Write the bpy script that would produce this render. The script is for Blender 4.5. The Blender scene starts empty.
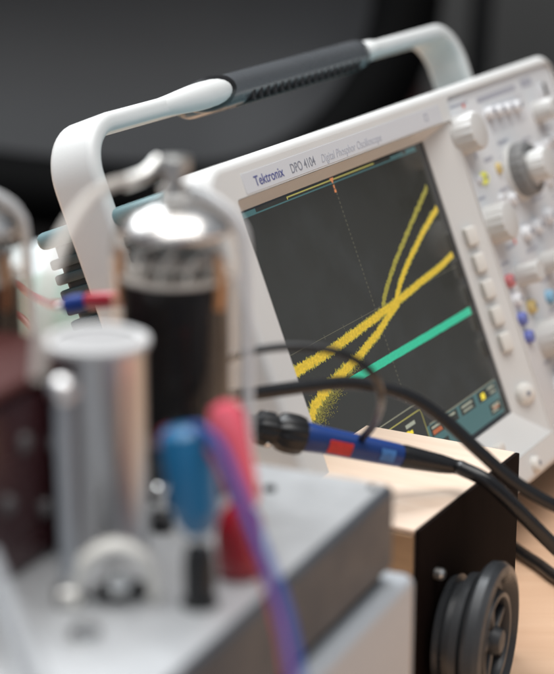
import bpy, bmesh, math, random
from mathutils import Vector, Matrix, noise
random.seed(7)
sc = bpy.context.scene
col = sc.collection
MM = 0.001
rad = math.radians

# ------------------------------------------------------------------ camera
PITCH = 0.287096545719399
CH = 411.07                      # camera height above the desk, mm
F, CX, CY = 1891.0, 277.0, 337.0
cp, sp = math.cos(PITCH), math.sin(PITCH)
cam_d = bpy.data.cameras.new('camera'); cam = bpy.data.objects.new('camera', cam_d); col.objects.link(cam)
cam.location = (0, 0, CH*MM); cam.rotation_euler = (math.pi/2-PITCH, 0, 0)
cam_d.sensor_fit = 'VERTICAL'; cam_d.sensor_height = 36; cam_d.sensor_width = 36
cam_d.lens = 36*F/674; cam_d.clip_start = .02; cam_d.clip_end = 60
cam_d.dof.use_dof = True; cam_d.dof.focus_distance = .922; cam_d.dof.aperture_fstop = cam_d.lens/17.5
sc.camera = cam

def ray(u, v):                   # bench survey helpers: sight line of a measured point, world mm
    x, y = (u-CX)/F, (v-CY)/F
    return Vector((x, cp - y*sp, -y*cp - sp))
def at_depth(u, v, z): return ray(u, v)*z + Vector((0, 0, CH))
def at_height(u, v, h):
    d = ray(u, v); return d*((h-CH)/d.z) + Vector((0, 0, CH))
def at_plane(u, v, p, n):
    d = ray(u, v); o = Vector((0, 0, CH)); return o + d*((p-o).dot(n)/d.dot(n))

# ------------------------------------------------------------------ materials
def mat(name, color=(.5,.5,.5), rough=.5, metal=0, spec=.5, bump=0, bscale=200, var=0, vscale=30, trans=0, ior=1.45, coat=0, emit=None, es=0, smudge=0, aniso=0):
    m = bpy.data.materials.new(name); m.use_nodes = True
    nt = m.node_tree; b = nt.nodes['Principled BSDF']; N = nt.nodes.new; Lk = nt.links.new
    b.inputs['Base Color'].default_value = (*color, 1); b.inputs['Roughness'].default_value = rough
    b.inputs['Metallic'].default_value = metal; b.inputs['IOR'].default_value = ior
    b.inputs['Specular IOR Level'].default_value = spec
    b.inputs['Transmission Weight'].default_value = trans; b.inputs['Coat Weight'].default_value = coat
    b.inputs['Coat Roughness'].default_value = .05
    if aniso: b.inputs['Anisotropic'].default_value = aniso
    tc = N('ShaderNodeTexCoord')
    if var:
        n = N('ShaderNodeTexNoise'); n.inputs['Scale'].default_value = vscale; n.inputs['Detail'].default_value = 5
        Lk(tc.outputs['Object'], n.inputs['Vector'])
        mx = N('ShaderNodeMixRGB'); mx.inputs[1].default_value = (*[c*(1-var) for c in color], 1); mx.inputs[2].default_value = (*[min(1, c*(1+var)) for c in color], 1)
        Lk(n.outputs['Fac'], mx.inputs[0]); Lk(mx.outputs[0], b.inputs['Base Color'])
    if smudge:
        n2 = N('ShaderNodeTexNoise'); n2.inputs['Scale'].default_value = 45; n2.inputs['Detail'].default_value = 6
        Lk(tc.outputs['Object'], n2.inputs['Vector'])
        mr = N('ShaderNodeMapRange'); mr.inputs['From Min'].default_value = .3; mr.inputs['From Max'].default_value = .7
        mr.inputs['To Min'].default_value = max(.02, rough-smudge); mr.inputs['To Max'].default_value = rough+smudge
        Lk(n2.outputs['Fac'], mr.inputs['Value']); Lk(mr.outputs[0], b.inputs['Roughness'])
    if bump:
        n3 = N('ShaderNodeTexNoise'); n3.inputs['Scale'].default_value = bscale*10; n3.inputs['Detail'].default_value = 3
        Lk(tc.outputs['Object'], n3.inputs['Vector'])
        bp = N('ShaderNodeBump'); bp.inputs['Strength'].default_value = bump; bp.inputs['Distance'].default_value = .0004
        Lk(n3.outputs['Fac'], bp.inputs['Height']); Lk(bp.outputs[0], b.inputs['Normal'])
    if emit: b.inputs['Emission Color'].default_value = (*emit, 1); b.inputs['Emission Strength'].default_value = es
    return m

def wood_mat(name, c1, c2, rough=.45, scale=6, stretch=(1, 12, 12), rot=0):
    m = mat(name, c1, rough); nt = m.node_tree; b = nt.nodes['Principled BSDF']; N = nt.nodes.new; Lk = nt.links.new
    tc = N('ShaderNodeTexCoord'); mp = N('ShaderNodeMapping'); mp.inputs['Scale'].default_value = stretch; mp.inputs['Rotation'].default_value = (0, 0, rot)
    Lk(tc.outputs['Object'], mp.inputs['Vector'])
    n = N('ShaderNodeTexNoise'); n.inputs['Scale'].default_value = scale; n.inputs['Detail'].default_value = 8; n.inputs['Distortion'].default_value = .6
    Lk(mp.outputs[0], n.inputs['Vector'])
    cr = N('ShaderNodeValToRGB'); cr.color_ramp.elements[0].position = .3; cr.color_ramp.elements[1].position = .72
    cr.color_ramp.elements[0].color = (*c1, 1); cr.color_ramp.elements[1].color = (*c2, 1)
    Lk(n.outputs['Fac'], cr.inputs[0]); Lk(cr.outputs[0], b.inputs['Base Color'])
    bp = N('ShaderNodeBump'); bp.inputs['Strength'].default_value = .15; bp.inputs['Distance'].default_value = .0005
    Lk(n.outputs['Fac'], bp.inputs['Height']); Lk(bp.outputs[0], b.inputs['Normal'])
    return m

M = {}
M['shell'] = mat('off_white_plastic', (.63,.625,.61), .42, smudge=.1, bump=.15, bscale=120, var=.03, vscale=20)
M['panel'] = mat('light_grey_plastic', (.60,.605,.615), .45, bump=.1, bscale=120, var=.03, vscale=25)
M['handle'] = mat('handle_plastic', (.62,.625,.615), .38, bump=.1, bscale=100, var=.03)
M['knob'] = mat('knob_plastic', (.57,.565,.55), .38, var=.03, vscale=60)
M['knob_grey'] = mat('grey_knob_plastic', (.18,.18,.178), .4, var=.05, vscale=60)
M['button'] = mat('button_rubber', (.68,.66,.62), .5, var=.02)
M['grip'] = mat('grip_rubber', (.075,.08,.086), .27, coat=.15, bump=.12, bscale=150, smudge=.06)
M['teal_case'] = mat('teal_case_plastic', (.17,.27,.29), .4, var=.05)
M['dark_teal'] = mat('dark_teal_plastic', (.035,.06,.065), .5, var=.05)
M['black'] = mat('black_plastic', (.012,.012,.013), .35, smudge=.1)
M['black_rubber'] = mat('black_rubber', (.011,.011,.012), .27, bump=.15, bscale=90, smudge=.08)
M['plate'] = mat('nameplate_print', (.585,.595,.62), .4, var=.02)
M['ink_blue'] = mat('blue_ink', (.07,.08,.25), .5)
M['ink_grey'] = mat('grey_ink', (.23,.24,.28), .5)
M['ink_light'] = mat('light_ink', (.40,.41,.46), .5)
M['ink_red'] = mat('red_ink', (.7,.12,.07), .5)
M['chrome'] = mat('bright_metal', (.78,.77,.75), .16, 1, smudge=.06)
M['steel'] = mat('satin_steel', (.55,.54,.52), .35, 1, smudge=.1, var=.08)
M['dull_rim'] = mat('dull_white_plastic', (.55,.545,.54), .6, spec=.3, var=.06)
M['disc_grey'] = mat('grey_fibre_disc', (.34,.335,.335), .7, spec=.2, var=.15)
M['dull_steel'] = mat('dull_steel', (.16,.15,.15), .5, .6, var=.3, vscale=90)
M['alu'] = mat('brushed_aluminium', (.50,.495,.50), .34, 1)
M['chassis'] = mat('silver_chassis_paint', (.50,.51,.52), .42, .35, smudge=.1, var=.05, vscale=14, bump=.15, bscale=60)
def wear(m, amt=.35):
    nt = m.node_tree; b = nt.nodes['Principled BSDF']; N = nt.nodes.new; Lk = nt.links.new
    tc = N('ShaderNodeTexCoord'); mp = N('ShaderNodeMapping'); mp.inputs['Scale'].default_value = (60, 900, 60); mp.inputs['Rotation'].default_value = (0, 0, .5)
    n = N('ShaderNodeTexNoise'); n.inputs['Scale'].default_value = 1.0; n.inputs['Detail'].default_value = 4
    Lk(tc.outputs['Object'], mp.inputs['Vector']); Lk(mp.outputs[0], n.inputs['Vector'])
    cr = N('ShaderNodeValToRGB'); cr.color_ramp.elements[0].position = .28; cr.color_ramp.elements[1].position = .42
    cr.color_ramp.elements[0].color = (1-amt, 1-amt, 1-amt, 1); cr.color_ramp.elements[1].color = (1, 1, 1, 1); Lk(n.outputs['Fac'], cr.inputs[0])
    src = b.inputs['Base Color'].links[0].from_socket if b.inputs['Base Color'].links else None
    mx = N('ShaderNodeMixRGB'); mx.blend_type = 'MULTIPLY'; mx.inputs[0].default_value = 1
    if src: Lk(src, mx.inputs[1])
    else: mx.inputs[1].default_value = b.inputs['Base Color'].default_value
    Lk(cr.outputs[0], mx.inputs[2]); Lk(mx.outputs[0], b.inputs['Base Color'])
wear(M['chassis'])
M['chassis_side'] = mat('shade_dark_hammered_grey', (.060,.068,.080), .5, 0, spec=.3, var=.3, vscale=260, bump=.8, bscale=45, smudge=.1)  # shade put into the side colour, cooled against warm desk bounce
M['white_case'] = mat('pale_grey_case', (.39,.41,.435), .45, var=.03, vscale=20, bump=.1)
M['bar_grey'] = mat('grey_bar_paint', (.22,.225,.235), .5, var=.05)
M['white_rim'] = mat('white_plastic_rim', (.82,.82,.82), .4, var=.03)
M['glass'] = mat('clear_glass', (1,1,1), .02, trans=1, ior=1.45)
def thin_glass(name):
    m = bpy.data.materials.new(name); m.use_nodes = True; nt = m.node_tree; nt.nodes.clear(); N = nt.nodes.new; Lk = nt.links.new
    out = N('ShaderNodeOutputMaterial'); mx = N('ShaderNodeMixShader'); tr_ = N('ShaderNodeBsdfTransparent'); gl = N('ShaderNodeBsdfGlossy'); lw = N('ShaderNodeLayerWeight')
    tr_.inputs[0].default_value = (.965,.96,.95,1); gl.inputs['Roughness'].default_value = .04; lw.inputs['Blend'].default_value = .28
    ad = N('ShaderNodeMath'); ad.operation = 'MULTIPLY_ADD'; ad.inputs[1].default_value = .75; ad.inputs[2].default_value = .03
    Lk(lw.outputs['Facing'], ad.inputs[0]); pw = N('ShaderNodeMath'); pw.operation = 'POWER'; pw.inputs[1].default_value = 1.6; Lk(ad.outputs[0], pw.inputs[0])
    Lk(pw.outputs[0], mx.inputs[0]); Lk(tr_.outputs[0], mx.inputs[1]); Lk(gl.outputs[0], mx.inputs[2]); Lk(mx.outputs[0], out.inputs[0]); return m
M['glass'] = thin_glass('thin_clear_glass')
M['getter'] = mat('silvered_getter', (.80,.78,.77), .32, 1, smudge=.05)
M['anode'] = mat('dark_anode_metal', (.016,.015,.016), .38, .3, var=.4, vscale=80, smudge=.1)
M['mica'] = mat('mica_disc', (.78,.70,.64), .3, var=.3, vscale=90, trans=.2)
M['copper'] = mat('copper_support', (.72,.38,.18), .3, 1)
M['ceramic'] = mat('white_ceramic', (.75,.73,.68), .35)
M['maroon'] = mat('maroon_bakelite', (.045,.010,.012), .28, smudge=.1, var=.3, vscale=40)
M['maroon_top'] = mat('maroon_laminate', (.06,.018,.016), .6, spec=.2, var=.2, vscale=30)
M['blue_plug'] = mat('blue_plastic', (.008,.14,.31), .25, coat=.4, var=.1)
M['red_plug'] = mat('red_plastic', (.34,.006,.016), .25, coat=.4, var=.1)
M['pink_plug'] = mat('bright_red_plastic', (.82,.12,.17), .2, coat=.6, var=.05)
M['violet_wire'] = mat('violet_blue_insulation', (.010,.035,.20), .5, spec=.3)
M['red_wire'] = mat('red_insulation', (.34,.015,.03), .32)
M['grey_wire'] = mat('pale_grey_insulation', (.52,.48,.44), .4)
M['probe_blue'] = mat('probe_blue_sleeve', (.010,.040,.18), .35, var=.1)
M['label_red'] = mat('red_label', (.58,.035,.03), .45, var=.55, vscale=220)
M['label_white'] = mat('pale_label', (.055,.17,.42), .45, var=.7, vscale=300)
M['desk'] = wood_mat('beech_desk_laminate', (.66,.42,.27), (.73,.49,.33), .42, 5, (1.5,14,1), .5)
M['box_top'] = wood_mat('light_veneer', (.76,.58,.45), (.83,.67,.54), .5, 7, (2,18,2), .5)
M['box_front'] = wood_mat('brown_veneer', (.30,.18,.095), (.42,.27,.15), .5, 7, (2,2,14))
M['box_dark'] = mat('dark_brown_panel', (.008,.0045,.0035), .8, spec=.06, var=.3, vscale=10)
wear(M['box_dark'], .5)
M['wheel'] = mat('dark_grey_moulding', (.034,.036,.039), .38, smudge=.16, var=.35, vscale=60)
M['wheel_brown'] = mat('brown_core', (.10,.05,.035), .5, var=.3, vscale=60)
M['paper_green'] = mat('pale_green_paper', (.28,.37,.32), .6)
M['paper_white'] = mat('white_paper', (.58,.62,.62), .6, var=.03)
M['wall'] = mat('dark_wall', (.022,.019,.018), .8, spec=.1, var=.15, vscale=2)
M['chair'] = mat('dark_chair_shell', (.020,.020,.021), .5, spec=.2, var=.1, vscale=4)
M['chair_edge'] = mat('black_piping', (.003,.003,.003), .7, spec=.05)
M['post_black'] = mat('black_tube', (.005,.005,.005), .5)
M['brown_dark'] = mat('dark_brown_cloth', (.055,.02,.016), .8)
M['grey_panel'] = mat('grey_cabinet', (.08,.078,.075), .6, spec=.2)
# oscilloscope display: dark mask / lit picture
M['mask'] = mat('black_display_mask', (.012,.014,.015), .12, coat=.3)
M['lcd'] = mat('dark_lcd_picture', (.022,.022,.020), .16, smudge=.08, emit=(.0165,.0165,.0135), es=1.0)
def em(name, c, s=1.0, noise_amt=.0):
    m = mat(name, tuple(x*.3 for x in c), .3, emit=c, es=s)
    if noise_amt:
        nt = m.node_tree; b = nt.nodes['Principled BSDF']; tc = nt.nodes.new('ShaderNodeTexCoord')
        n = nt.nodes.new('ShaderNodeTexNoise'); n.inputs['Scale'].default_value = 900; n.inputs['Detail'].default_value = 2
        mr = nt.nodes.new('ShaderNodeMapRange'); mr.inputs['From Min'].default_value=.3; mr.inputs['From Max'].default_value=.7
        mr.inputs['To Min'].default_value = s*(1-noise_amt); mr.inputs['To Max'].default_value = s*(1+noise_amt*.5)
        nt.links.new(tc.outputs['Object'], n.inputs['Vector']); nt.links.new(n.outputs['Fac'], mr.inputs['Value']); nt.links.new(mr.outputs[0], b.inputs['Emission Strength'])
    return m
M['tr_yellow'] = em('yellow_trace_light', (.56,.39,.035), 1, .3)
M['tr_dim'] = em('dim_yellow_trace_light', (.27,.24,.045), 1, .4)
M['tr_green'] = em('green_trace_light', (.035,.42,.25), 1, .15)
M['ui_teal'] = em('teal_menu_light', (.052,.120,.124), 1)
M['ui_line'] = em('grey_grid_light', (.22,.22,.16), .9)
M['ui_grid'] = em('faint_grid_light', (.12,.115,.08), .8)
M['ui_yellow'] = em('olive_line_light', (.36,.33,.09), .9)
M['ui_orange'] = em('orange_marker_light', (.60,.22,.09), .9)
M['ui_red'] = em('rust_menu_light', (.42,.12,.05), .8)
M['ui_white'] = em('pale_text_light', (.32,.34,.27), .9)
M['ui_bright'] = em('bright_yellow_light', (.75,.60,.04), 1)
M['ui_dark'] = mat('dark_menu_cell', (.02,.022,.02), .2, emit=(.018,.02,.016), es=1)
# lit key caps
M['k_red'] = mat('red_keycap', (.52,.17,.18), .35); M['k_blue'] = mat('blue_keycap', (.15,.18,.48), .35)
M['k_yellow'] = mat('yellow_keycap', (.62,.48,.20), .35); M['k_cyan'] = mat('light_blue_keycap', (.22,.42,.58), .35)
M['k_white'] = mat('white_keycap', (.72,.73,.75), .35)
M['k_lime'] = em('lit_yellow_keycap', (.60,.58,.09), .8)

# ------------------------------------------------------------------ mesh helpers (all in mm)
def link(name, me, m=None, parent=None, smooth=True, angle=35):
    o = bpy.data.objects.new(name, me); col.objects.link(o)
    if m is not None:
        me.materials.clear(); me.materials.append(m)
    if smooth:
        for p in me.polygons: p.use_smooth = True
        try: me.set_sharp_from_angle(angle=rad(angle))
        except Exception: pass
    if parent: o.parent = parent
    return o
def from_bm(name, bm, m, parent=None, smooth=True, angle=35, scale=MM):
    bmesh.ops.recalc_face_normals(bm, faces=bm.faces)
    bmesh.ops.scale(bm, vec=(scale,)*3, verts=bm.verts)
    me = bpy.data.meshes.new(name); bm.to_mesh(me); bm.free()
    return link(name, me, m, parent, smooth, angle)
def box(bm, x0, x1, y0, y1, z0, z1, bev=0, seg=2, mtx=None):
    b2 = bmesh.new(); bmesh.ops.create_cube(b2, size=1)
    for v in b2.verts: v.co = Vector(((x0+x1)/2+v.co.x*(x1-x0), (y0+y1)/2+v.co.y*(y1-y0), (z0+z1)/2+v.co.z*(z1-z0)))
    if bev: bmesh.ops.bevel(b2, geom=b2.edges[:], offset=bev, segments=seg, profile=.5, affect='EDGES')
    join(bm, b2, mtx)
def join(bm, b2, mtx=None):
    vm = {}
    for v in b2.verts: vm[v] = bm.verts.new(mtx @ v.co if mtx is not None else v.co)
    for f in b2.faces:
        try: bm.faces.new([vm[v] for v in f.verts])
        except ValueError: pass
    b2.free()
def lathe(bm, prof, seg=48, mtx=None, ridge=None):
    """prof: list of (r, h); axis local Z. ridge(i, r, h)->r"""
    b2 = bmesh.new(); rings = []
    for r, h in prof:
        if r < 1e-4: rings.append([b2.verts.new((0, 0, h))]); continue
        ring = []
        for i in range(seg):
            a = 2*math.pi*i/seg; rr = ridge(i, r, h) if ridge else r
            ring.append(b2.verts.new((rr*math.cos(a), rr*math.sin(a), h)))
        rings.append(ring)
    for A, B in zip(rings, rings[1:]):
        for i in range(seg):
            j = (i+1) % seg
            if len(A) == 1 and len(B) == 1: continue
            if len(A) == 1: b2.faces.new((A[0], B[i], B[j]))
            elif len(B) == 1: b2.faces.new((A[i], A[j], B[0]))
            else: b2.faces.new((A[i], A[j], B[j], B[i]))
    for R_ in (rings[0], rings[-1]):
        if len(R_) > 1 and closed_caps: b2.faces.new(R_)
    join(bm, b2, mtx)
closed_caps = True
def catmull(pts, n=10):
    P = [Vector(p) for p in pts]; P = [2*P[0]-P[1]] + P + [2*P[-1]-P[-2]]; out = []
    for i in range(1, len(P)-2):
        for k in range(n):
            t = k/n; a, b, c, d = P[i-1:i+3]
            out.append(.5*((2*b)+(-a+c)*t+(2*a-5*b+4*c-d)*t*t+(-a+3*b-3*c+d)*t**3))
    out.append(P[-2]); return out
def sweep(bm, pts, section, up0=None, cap=True, scale_f=None):
    """section: list of (a,b) offsets in frame (n, b)."""
    pts = [Vector(p) for p in pts]; rings = []; n_prev = None
    for i, p in enumerate(pts):
        t = (pts[min(i+1, len(pts)-1)]-pts[max(i-1, 0)]).normalized()
        if n_prev is None:
            ref = Vector(up0) if up0 else (Vector((0,0,1)) if abs(t.z) < .9 else Vector((1,0,0)))
        else: ref = n_prev
        if up0 is not None: ref = Vector(up0)
        n = (ref - t*ref.dot(t)).normalized(); b = t.cross(n); n_prev = n
        s = scale_f(i/(len(pts)-1)) if scale_f else (1, 1)
        rings.append([bm.verts.new(p + n*(a*s[0]) + b*(c*s[1])) for a, c in section])
    k = len(section)
    for A, B in zip(rings, rings[1:]):
        for i in range(k): bm.faces.new((A[i], A[(i+1) % k], B[(i+1) % k], B[i]))
    if cap: bm.faces.new(rings[0]); bm.faces.new(list(reversed(rings[-1])))
def circ(r, k=14): return [(r*math.cos(2*math.pi*i/k), r*math.sin(2*math.pi*i/k)) for i in range(k)]
def tube(bm, pts, r, n=10, k=14, smooth=True): sweep(bm, catmull(pts, n) if smooth else pts, circ(r, k))
def rrect(hx, hy, r, k=5):
    out = []
    for cx_, cy_, a0 in ((hx-r, hy-r, 0), (-hx+r, hy-r, 90), (-hx+r, -hy+r, 180), (hx-r, -hy+r, 270)):
        for i in range(k+1):
            a = rad(a0+90*i/k); out.append((cx_+r*math.cos(a), cy_+r*math.sin(a)))
    return out
def rloop(x0, x1, y0, y1, r, k=6):
    return [(a+(x0+x1)/2, b+(y0+y1)/2) for a, b in rrect((x1-x0)/2, (y1-y0)/2, r, k)]
def plate_mesh(outer, holes, z0, z1, bev=1.0):
    """filled outline with holes, thick from z0 to z1, rounded rims"""
    cu = bpy.data.curves.new('outline', 'CURVE'); cu.dimensions = '2D'; cu.fill_mode = 'BOTH'
    for lp in [outer]+holes:
        s = cu.splines.new('POLY'); s.points.add(len(lp)-1)
        for i, (x, y) in enumerate(lp): s.points[i].co = (x*MM, y*MM, 0, 1)
        s.use_cyclic_u = True
    cu.extrude = (z1-z0)/2*MM-bev*MM; cu.bevel_depth = bev*MM; cu.bevel_resolution = 2; cu.offset = -bev*MM
    o = bpy.data.objects.new('outline', cu); col.objects.link(o)
    bpy.context.view_layer.update()
    me = bpy.data.meshes.new_from_object(o.evaluated_get(bpy.context.evaluated_depsgraph_get()))
    bpy.data.objects.remove(o); bpy.data.curves.remove(cu)
    me.transform(Matrix.Translation((0, 0, (z0+z1)/2*MM)))
    return me
def text_mesh(txt, size, x, y, z, sx=1.0, shear=0.0, bold=0.0, ext=.05):
    cu = bpy.data.curves.new('letters', 'FONT'); cu.body = txt; cu.size = size*MM; cu.shear = shear
    cu.offset = bold*MM; cu.extrude = ext*MM; cu.space_character = 1.02
    o = bpy.data.objects.new('letters', cu); col.objects.link(o); bpy.context.view_layer.update()
    me = bpy.data.meshes.new_from_object(o.evaluated_get(bpy.context.evaluated_depsgraph_get()))
    bpy.data.objects.remove(o); bpy.data.curves.remove(cu)
    me.transform(Matrix.Translation((x*MM, y*MM, z*MM)) @ Matrix.Diagonal((sx, 1, 1, 1)))
    return me
def tag(o, label=None, cat=None, group=None, kind=None):
    if label: o['label'] = label
    if cat: o['category'] = cat
    if group: o['group'] = group
    if kind: o['kind'] = kind
    return o
def thing(name, label, cat, loc=(0,0,0), rz=0, group=None):
    o = bpy.data.objects.new(name, None); col.objects.link(o); o.empty_display_size = .01
    o.location = Vector(loc)*MM; o.rotation_euler = (0, 0, rz)
    return tag(o, label, cat, group)
def copy_tree(o, parent=None):
    c = o.copy(); col.objects.link(c); c.parent = parent
    for ch in [x for x in list(col.objects) if x.parent == o]: copy_tree(ch, c)
    return c
def shift(v): return Matrix.Translation(Vector(v))

# =================================================================== OSCILLOSCOPE
Rw = Matrix(((0.48040341602360515, -0.31908191327772595, 0.8169450963754398), (0.8770476371742021, 0.17477732637631022, -0.4474822100507434), (0.0, 0.9314717487952998, 0.36381366273990523)))
tw = Vector((-21.087514072825705, 856.796161525034, -193.895428378262+CH))
ORG = Vector((190, -198, -90))   # base point in instrument coordinates (X along front, Y up the face, Z out of it)
scope = thing('oscilloscope', 'off-white bench oscilloscope tilted back, carrying handle raised and traces on its screen', 'oscilloscope')
scope.matrix_world = Matrix.Translation((Rw@ORG+tw)*MM) @ Rw.to_4x4()
OS = Matrix.Translation(-ORG)
OSm = Matrix.Translation(-ORG*MM)
def s_bm(name, bm, m, parent=None, **k):
    bmesh.ops.transform(bm, matrix=OS, verts=bm.verts); return from_bm(name, bm, m, parent or scope, **k)
def s_me(name, me, m, parent=None, **k):
    me.transform(OSm); return link(name, me, m, parent or scope, **k)

# front frame
XL, XR, YB, YT = -31, 401, -198, 24
bm = bmesh.new(); EB = 4.5; ZF = 12.4
levels = [(6, -14.5), (0, -13.5), (0, ZF-EB)] + [(EB*(1-math.cos(rad(a))), ZF-EB+EB*math.sin(rad(a))) for a in (15, 30, 45, 60, 75, 90)]
rings = []
for ins, z in levels: rings.append([bm.verts.new((x, y, z)) for x, y in rloop(XL+ins, XR-ins, YB+ins, YT-ins, 15-ins, 10)])
for A, B in zip(rings, rings[1:]):
    n_ = len(A)
    for i in range(n_): bm.faces.new((A[i], A[(i+1) % n_], B[(i+1) % n_], B[i]))
bmesh.ops.scale(bm, vec=(MM,)*3, verts=bm.verts)
pm_ = plate_mesh(rloop(XL+EB-.05, XR-EB+.05, YB+EB-.05, YT-EB+.05, 15-EB, 10), [rloop(-11, 230.5, -181, 5.8, 1.6, 3), rloop(232.2, 396, -190, 18.5, 5, 4)], 2, ZF, .03)
bm.from_mesh(pm_); bmesh.ops.recalc_face_normals(bm, faces=bm.faces)
fm = bpy.data.meshes.new('front_frame'); bm.to_mesh(fm); bm.free(); s_me('front_frame', fm, M['shell'], angle=40)
# rear case with top lip and vents
bm = bmesh.new(); box(bm, -23.5, 392, -192, 17, -87.5, -13, 4, 3); case = s_bm('rear_case', bm, M['dark_teal'])
bm = bmesh.new(); box(bm, -29, 396, 11.5, 20, -92, -13.5, 3.6, 4); s_bm('top_lip', bm, M['teal_case'], case)
bm = bmesh.new()
for i in range(22):
    y = 3.5-i*7.6
    box(bm, -27, -14, y-2.5, y+2.5, -89.5, -16, 1.2, 2)
s_bm('vent_slat', bm, M['dark_teal'], case)
# funnel round the display
bm = bmesh.new()
inn = [(0.2, -.2), (213, -.2), (213, -161.6), (.2, -161.6)]; out_ = [(-10.8, 5.6), (230.4, 5.6), (230.4, -180.8), (-10.8, -180.8)]
def lerp(a, b, t): return a+(b-a)*t
profs = [(0, -1.5), (0, .4), (.06, 1.0), (.95, 10.9), (1, 11.6), (1.0, 12.3)]
rings = [[bm.verts.new((lerp(a[0], b[0], t), lerp(a[1], b[1], t), z)) for a, b in zip(inn, out_)] for t, z in profs]
for A, B in zip(rings, rings[1:]):
    for i in range(4): bm.faces.new((A[i], A[(i+1) % 4], B[(i+1) % 4], B[i]))
bez = s_bm('screen_bezel', bm, M['shell'], angle=25)
# display
bm = bmesh.new(); box(bm, -2, 215, -163.5, 2, -3.5, -.6); disp = s_bm('display', bm, M['mask'])
def flat(name, polys, z, m, parent):
    bm = bmesh.new()
    for pl in polys: bm.faces.new([bm.verts.new((x, y, z)) for x, y in pl])
    bmesh.ops.transform(bm, matrix=OS, verts=bm.verts)
    for f in bm.faces:
        f.normal_update()
        if f.normal.z < 0: f.normal_flip()
    bmesh.ops.scale(bm, vec=(MM,)*3, verts=bm.verts)
    me = bpy.data.meshes.new(name); bm.to_mesh(me); bm.free(); return link(name, me, m, parent, smooth=False)
def flat_each(name, polys, z, m, parent):
    for pl_ in polys: flat(name, [pl_], z, m, parent)
def rc(x0, x1, y0, y1): return [(x0, y0), (x1, y0), (x1, y1), (x0, y1)]
pic = flat('picture', [rc(3, 206.5, -158.5, -1.2)], -.45, M['lcd'], disp)
def ribbon(pts, wid, jag, step=1.0, ragged=True):
    P = [(p[0], p[1]) for p in catmull([(a, b, 0) for a, b in pts], 14)]
    S = [P[0]]
    for p in P[1:]:
        while math.dist(S[-1], p) > step:
            d = math.dist(S[-1], p); S.append((S[-1][0]+(p[0]-S[-1][0])*step/d, S[-1][1]+(p[1]-S[-1][1])*step/d))
    polys = []; up = []; lo = []
    for i, s in enumerate(S):
        a = S[max(i-1, 0)]; b = S[min(i+1, len(S)-1)]; L_ = math.dist(a, b) or 1
        n = (-(b[1]-a[1])/L_, (b[0]-a[0])/L_)
        w = wid(i/len(S)) if callable(wid) else wid; j = jag(i/len(S)) if callable(jag) else jag
        c = random.uniform(-j, j)*.5
        up.append((s[0]+n[0]*(w/2+c+random.uniform(0, j)), s[1]+n[1]*(w/2+c+random.uniform(0, j))))
        lo.append((s[0]-n[0]*(w/2-c+random.uniform(0, j)), s[1]-n[1]*(w/2-c+random.uniform(0, j))))
    for i in range(len(S)-1): polys.append([lo[i], lo[i+1], up[i+1], up[i]])
    return polys
flat('grid_line', [rc(5, 205, -72.1, -71.8)] + [rc(101.8, 102.4, -4-2.4*k-1.3, -4-2.4*k) for k in range(50)] + [rc(205*k/10+4, 205*k/10+4.3, -73.2, -70.8) for k in range(1, 10)], -.42, M['ui_grid'], disp)
flat('status_line', [rc(3, 203, -3.9, -3.2), rc(4, 22, -3.2, -1.2), rc(190, 202, -3.0, -1.4), rc(170, 186, -2.8, -1.9)], -.42, M['ui_teal'], disp)
flat('record_bar', [rc(53, 150, -2.2, -1.5), rc(53, 54, -3.0, -1.5)], -.40, M['ui_yellow'], disp)
flat('trigger_marker', [[(99.2, -.9), (103.4, -.9), (101.3, -4.0)], rc(100.7, 102.0, -6.4, -4.6), rc(100.4, 102.3, -8.6, -6.9)], -.38, M['ui_orange'], disp)
flat('trace_fringe', ribbon([(3, -81), (10.5, -79.9), (44.8, -79.3), (91.7, -76.2), (129.4, -73.4), (156.8, -70.6), (184.7, -68.2), (205.8, -65.2)], lambda t: 4.6-1.1*t, lambda t: .9*(1-t)+.45, .6), -.375, M['tr_dim'], disp)
flat('trace_fringe', ribbon([(4, -108), (12, -101.0), (34.9, -94.2), (59, -90.6), (77.8, -87.3), (97.3, -83.0), (112, -78.5), (128.4, -74.5)], lambda t: 4.4-1.0*t, lambda t: 2.4*(1-t)+.5, .6), -.385, M['tr_dim'], disp)
flat('trace_fringe', ribbon([(126, -73), (134, -67.2), (150.2, -58.7), (172.5, -49.5), (188, -43.5), (205.4, -37.8)], 3.1, 1.0, .6), -.38, M['tr_dim'], disp)
flat('yellow_trace', ribbon([(3, -81), (10.5, -79.9), (44.8, -79.3), (91.7, -76.2), (129.4, -73.4), (156.8, -70.6), (184.7, -68.2), (205.5, -65.2)], lambda t: 3.6-1.0*t, lambda t: .75*(1-t)+.3, .75)
     , -.36, M['tr_yellow'], disp)
flat('ragged_trace', ribbon([(4, -108), (12, -101.0), (34.9, -94.2), (59, -90.6), (77.8, -87.3), (97.3, -83.0), (112, -78.5), (128.4, -74.5)], lambda t: 3.2-.6*t, lambda t: 1.6*(1-t)+.35, .8), -.34, M['tr_yellow'], disp)
spk = []
pp_ = [(p.x, p.y) for p in catmull([(3, -114, 0), (14, -106, 0), (30, -100, 0), (50, -95.5, 0), (72, -90, 0)], 8)]
for gx in range(150):
    for gy in range(80):
        x, y = 3+gx*.5, -120+gy*.5; d_ = min(math.dist((x, y), q_) for q_ in pp_)
        if random.random() < .95*math.exp(-(d_/(4.6*(1-x/110)+.8))**2): spk.append(rc(x, x+random.uniform(.2,.46), y, y+random.uniform(.3,.46)))
flat('speckled_trace', spk, -.37, M['tr_dim'], disp)
flat('upper_trace', ribbon([(110.2, -73), (118, -66.5), (136.3, -55.5), (165, -41.8), (201.6, -24.6)], 2.3, .8, .7), -.37, M['tr_dim'], disp)
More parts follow.
